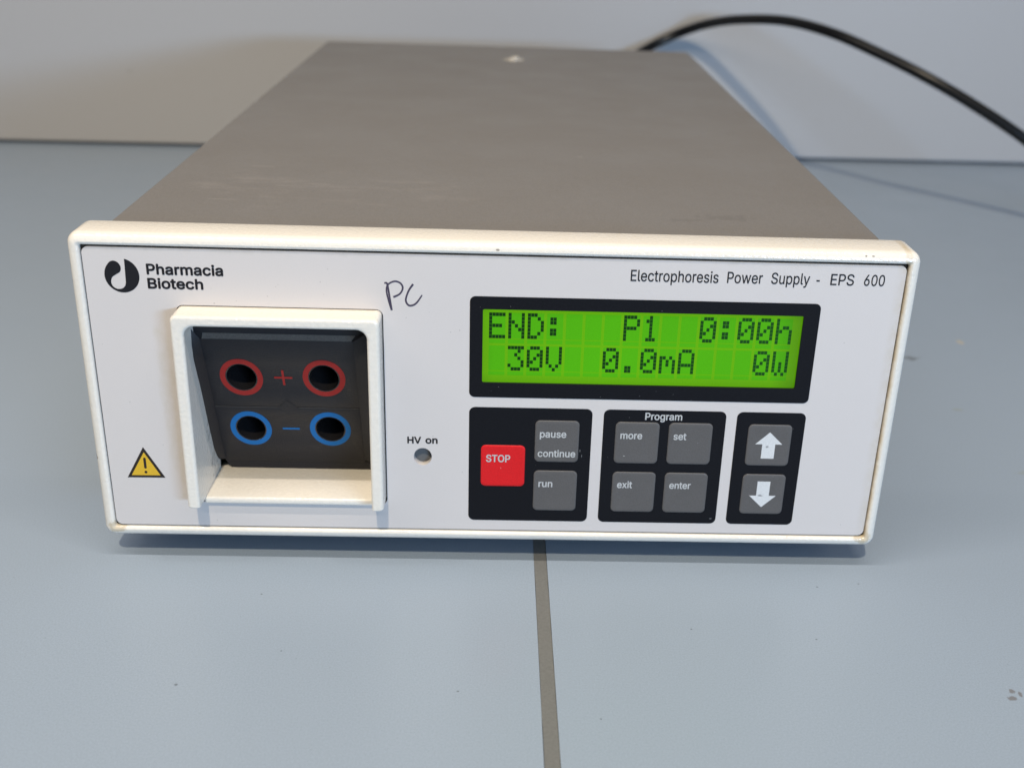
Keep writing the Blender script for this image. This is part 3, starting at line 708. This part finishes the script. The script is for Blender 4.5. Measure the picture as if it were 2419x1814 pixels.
def lettering(text, x0, x1, z, cap, mat, parent, bold=0, front=.09, name='lettering'):
    adv, ext, placed = 0, [], []
    for ch in text:
        a, layers = GLYPHS[ch]
        placed.append((adv, layers))
        for L in layers:
            ext += [adv + v for v in L[0][0::2]]
        adv += a
    lo_, hi_ = min(ext), max(ext)
    kx = (x1 - x0 - 2 * bold) / (hi_ - lo_)
    kz = (cap - 2 * bold) / 509
    vs, fs = [], []
    # heavier weight: the same thin ink film shifted a hair in eight directions
    shifts = [(0, 0)] + [(bold * math.cos(a * math.pi / 4), bold * math.sin(a * math.pi / 4)) for a in range(8)] if bold else [(0, 0)]
    film = 0
    for dx, dz in shifts:
        for n_layer in (0, 1):
            used = False
            for off, layers in placed:
                if n_layer >= len(layers):
                    continue
                used = True
                loops = [[Vector(((off + lp[i] - lo_) * kx + x0 + bold + dx, lp[i + 1] * kz + z + bold + dz, 0)) for i in range(0, len(lp), 2)]
                         for lp in layers[n_layer]]
                k = len(vs)
                flat = [p for lp in loops for p in lp]
                vs += [M(p.x, -front - .002 * film, p.y) for p in flat]
                fs += [tuple(k + i for i in t) for t in tessellate_polygon(loops)]
            film += used
    me = bpy.data.meshes.new(name)
    me.from_pydata([tuple(v) for v in vs], [], fs)
    me.flip_normals() if me.polygons[0].normal.y > 0 else None
    return link(name, me, mat, parent)

F = .045
for w in (('Electrophoresis', 38.55, 64.45, 86.08, 3.52), ('Power', 67.0, 77.5, 86.16, 3.52), ('Supply', 80.05, 91.5, 86.2, 3.52), ('-', 93.45, 94.45, 86.0, 3.52),
          ('EPS', 97.65, 104.65, 86.25, 3.52), ('600', 107.65, 113.8, 86.28, 3.5)):
    lettering(*w, MAT['ink'], front_panel, .045, F)
lettering('Pharmacia', -101.9, -79.9, 84.62, 3.36, MAT['ink'], front_panel, .16, F)
lettering('Biotech', -101.95, -85.95, 80.28, 3.32, MAT['ink'], front_panel, .16, F)
lettering('HV', -27.45, -23.15, 30.95, 2.42, MAT['ink'], front_panel, .12, F)
lettering('on', -21.85, -18.05, 31.0, 2.42, MAT['ink'], front_panel, .12, F)

# ---- logo: dark disc with a drop cut out of it
def catmull(pts, n=8):
    out = []
    for i in range(len(pts) - 1):
        p0 = pts[max(i - 1, 0)]; p1 = pts[i]; p2 = pts[i + 1]; p3 = pts[min(i + 2, len(pts) - 1)]
        for k in range(n):
            t = k / n
            out.append(tuple(.5 * (2 * p1[j] + (p2[j] - p0[j]) * t + (2 * p0[j] - 5 * p1[j] + 4 * p2[j] - p3[j]) * t * t
                                   + (3 * p1[j] - p0[j] - 3 * p2[j] + p3[j]) * t ** 3) for j in range(len(p1))))
    out.append(tuple(pts[-1]))
    return out
ocx, ocz, orx, orz = -109.06, 84.15, 4.98, 5.25
arc = [(ocx + orx * math.cos(math.radians(a)), ocz + orz * math.sin(math.radians(a))) for a in range(77, -220, -6)]
lobe = catmull([arc[-1], (-112.15, 88.3), (-111.0, 88.62), (-109.8, 88.05), (-109.15, 86.7), (-109.5, 85.3), (-110.7, 84.45), (-111.85, 83.6), (-112.35, 82.3),
                (-112.1, 81.0), (-111.3, 80.2), (-110.4, 79.95), (-109.3, 80.2), (-108.5, 80.95), (-108.15, 82.1)], 6)
plate('logo', [arc + lobe[1:] + [(-108.1, 84), (-107.98, 87)]], F, .03, MAT['ink'], front_panel)

# ---- warning triangle
warn = plate('warning_sign', [[(-114.65, 17.25), (-103.0, 17.33), (-108.88, 27.98)], [(-113.35, 18.03), (-104.42, 18.1), (-108.84, 26.2)]], .05, .04, MAT['brown'], front_panel)
plate('warning_face', [[(-113.42, 17.98), (-104.35, 18.05), (-108.84, 26.3)]], .03, .02, MAT['yellow'], warn)
plate('exclamation_mark', [rr(-109.22, 20.45, -108.44, 24.3, .38, 5)], .055, .02, MAT['brown'], warn)
plate('exclamation_mark', [ell(-108.84, 19.2, .46, .46, 20)], .055, .02, MAT['brown'], warn)

# ---- pen writing on the panel
def pen(pts, widths, name, parent):
    c = catmull([(*p, w * 1.28) for p, w in zip(pts, widths)], 8)
    vs, fs = [], []
    for i, (x, z, w) in enumerate(c):
        a = c[max(i - 1, 0)]; b = c[min(i + 1, len(c) - 1)]
        d = Vector((b[0] - a[0], b[1] - a[1]))
        d = d.normalized() if d.length else Vector((1, 0))
        nn = Vector((-d.y, d.x)) * w / 2
        vs += [M(x - nn.x, -.035, z - nn.y), M(x + nn.x, -.035, z + nn.y)]
    for i in range(len(c) - 1):
        fs.append((2 * i, 2 * i + 1, 2 * i + 3, 2 * i + 2))
    return vs, fs
v1, f1 = pen([(-33.45, 83.65), (-32.75, 83.7), (-32.45, 82.6), (-31.95, 79), (-31.45, 75.2)], [.38, .45, .45, .45, .5], 0, 0)
v2, f2 = pen([(-31.5, 75.4), (-32.25, 78), (-32.85, 81.4), (-32.3, 83.3), (-30.4, 84.3), (-28.7, 83.7), (-28.1, 82.2), (-29.0, 80.4), (-30.9, 79.35)],
             [.42, .36, .38, .38, .42, .42, .42, .4, .5], 0, 0)
v3, f3 = pen([(-25.05, 83.55), (-26.4, 81.4), (-27.25, 78.7), (-26.75, 77.2), (-25.75, 76.8), (-24.2, 77.6), (-22.45, 80.2)], [.5, .42, .42, .45, .46, .42, .3], 0, 0)
vs, fs = [], []
for v, f in ((v1, f1), (v2, f2), (v3, f3)):
    k = len(vs)
    fs += [tuple(i + k for i in q) for q in f]
    vs += [p + Vector((0, -.000004 * (k > 0), 0)) for p in v]
hw = mesh('handwriting', vs, fs, MAT['pen'], front_panel)

# ---- keypads
def keypad(x0, x1):
    return plate('keypad', [rr(x0, 3.75, x1, 44.0, 1.9, 6)], .05, .045, MAT['black'], root)
kp = [keypad(-8.38, 29.62), keypad(33.12, 71.15), keypad(74.5, 95.98)]
lettering('Program', 45.95, 57.45, 40.68, 2.5, MAT['white_ink'], kp[1], .075, .085)
def key(x0, z0, x1, z1, mat, label):
    lp = []
    for ins, t in ((0, .03), (.05, .14), (.22, .24), (.5, .29), (1.3, .26)):
        lp.append([M(x, -t, z) for x, z in rr(x0 + ins, z0 + ins, x1 - ins, z1 - ins, max(1.5 - ins * .6, .4), 6)])
    k = loft('key', lp, mat, root, cap_end=True, angle=60)
    k['label'] = label
    return k
KX = [(12.1, 25.8), (37.0, 50.72), (53.6, 67.3), (78.45, 92.2)]
KT, KB = (25.35, 39.85), (7.75, 22.25)
KF = .31
k = key(-4.58, 16.36, 9.2, 30.95, MAT['red_key'], 'red key marked STOP')
lettering('STOP', -2.98, 4.58, 25.07, 2.58, MAT['white_ink'], k, .08, KF)
def gk(ix, row, label, items):
    x0, x1 = KX[ix]
    z0, z1 = row
    k = key(x0, z0, x1, z1, MAT['key'], label)
    for it in items:
        lettering(*it, MAT['white_ink'], k, .08, KF)
    return k
CAPK = 2.5
gk(0, KT, 'grey key marked pause continue', [('pause', 13.57, 21.8, 34.0, CAPK), ('continue', 13.1, 24.9, 27.2, CAPK)])
gk(0, KB, 'grey key marked run', [('run', 13.68, 18.1, 16.38, CAPK)])
gk(1, KT, 'grey key marked more', [('more', 38.62, 45.45, 34.03, CAPK)])
gk(2, KT, 'grey key marked set', [('set', 55.2, 59.25, 34.02, CAPK)])
gk(1, KB, 'grey key marked exit', [('exit', 38.58, 43.4, 16.5, CAPK)])
gk(2, KB, 'grey key marked enter', [('enter', 55.2, 62.05, 16.55, CAPK)])
k = gk(3, KT, 'grey key with an up arrow', [])
plate('arrow', [[(83.3, 28.0), (87.38, 28.0), (87.38, 33.05), (89.6, 33.05), (85.3, 37.25), (81.08, 33.05), (83.3, 33.05)]], KF, .02, MAT['arrow'], k)
k = gk(3, KB, 'grey key with a down arrow', [])
plate('arrow', [[(83.3, 19.72), (83.3, 14.55), (81.05, 14.55), (85.36, 10.35), (89.62, 14.55), (87.38, 14.55), (87.38, 19.72)]], KF, .02, MAT['arrow'], k)

# ---- feet under the case
for x in (-98, 98):
    for y in (38, 395):
        bm = bmesh.new()
        bmesh.ops.create_cone(bm, cap_ends=True, segments=28, radius1=.0072, radius2=.0085, depth=.0103)
        for v in bm.verts:
            v.co += M(x, y, -TZ + 5.15)
        me = bpy.data.meshes.new('foot')
        bm.to_mesh(me)
        bm.free()
        finish(me)
        link('foot', me, MAT['rubber'], root)
# dried glue left on the cover
bm = bmesh.new()
bmesh.ops.create_icosphere(bm, subdivisions=3, radius=1)
for v in bm.verts:
    nz = noise.noise(v.co * 1.7 + Vector((3, 1, 7)))
    p = v.co * (1 + .45 * nz)
    hgt = 2.3 * max(0, 1 - abs(p.x - .15) * 1.1) + .35
    v.co = M(3.6 + p.x * 6.2, 369 + p.y * 4.5, 94.3 + max(p.z, -.1) * hgt)
me = bpy.data.meshes.new('glue_residue')
bm.to_mesh(me)
bm.free()
finish(me)
link('glue_residue', me, MAT['glue'], root)

# ---------------------------------------------------------------- power cord
def tube(name, pts, radius, mat, seg=20, sub=12):
    c = [Vector(p) for p in catmull(pts, sub)]
    loops = []
    up = Vector((0, 0, 1))
    prev = None
    for i, p in enumerate(c):
        d = (c[min(i + 1, len(c) - 1)] - c[max(i - 1, 0)]).normalized()
        s = d.cross(up) if prev is None else prev - d * prev.dot(d)
        s.normalize()
        prev = s
        t = s.cross(d)
        loops.append([M(*(p + (s * math.cos(2 * math.pi * k / seg) + t * math.sin(2 * math.pi * k / seg)) * radius)) for k in range(seg)])
    return loft(name, loops, mat, root, True, True)
cord = tube('power_cord', [(40, 424, 45), (44, 450, 46), (58, 500, 53), (80, 540, 64), (104, 561, 75.5), (119, 569, 82.5), (135, 568, 90.4), (152, 552, 99), (171, 525, 105.8), (197, 489, 109.6),
             (222, 457, 105.8), (249, 436, 96), (275, 417, 84.7), (304, 404, 70), (338, 391, 50), (372, 381, 25), (402, 374, 4), (445, 366, -9.3), (560, 355, -9.3), (720, 370, -9.3)],
            3.65, MAT['cord'])
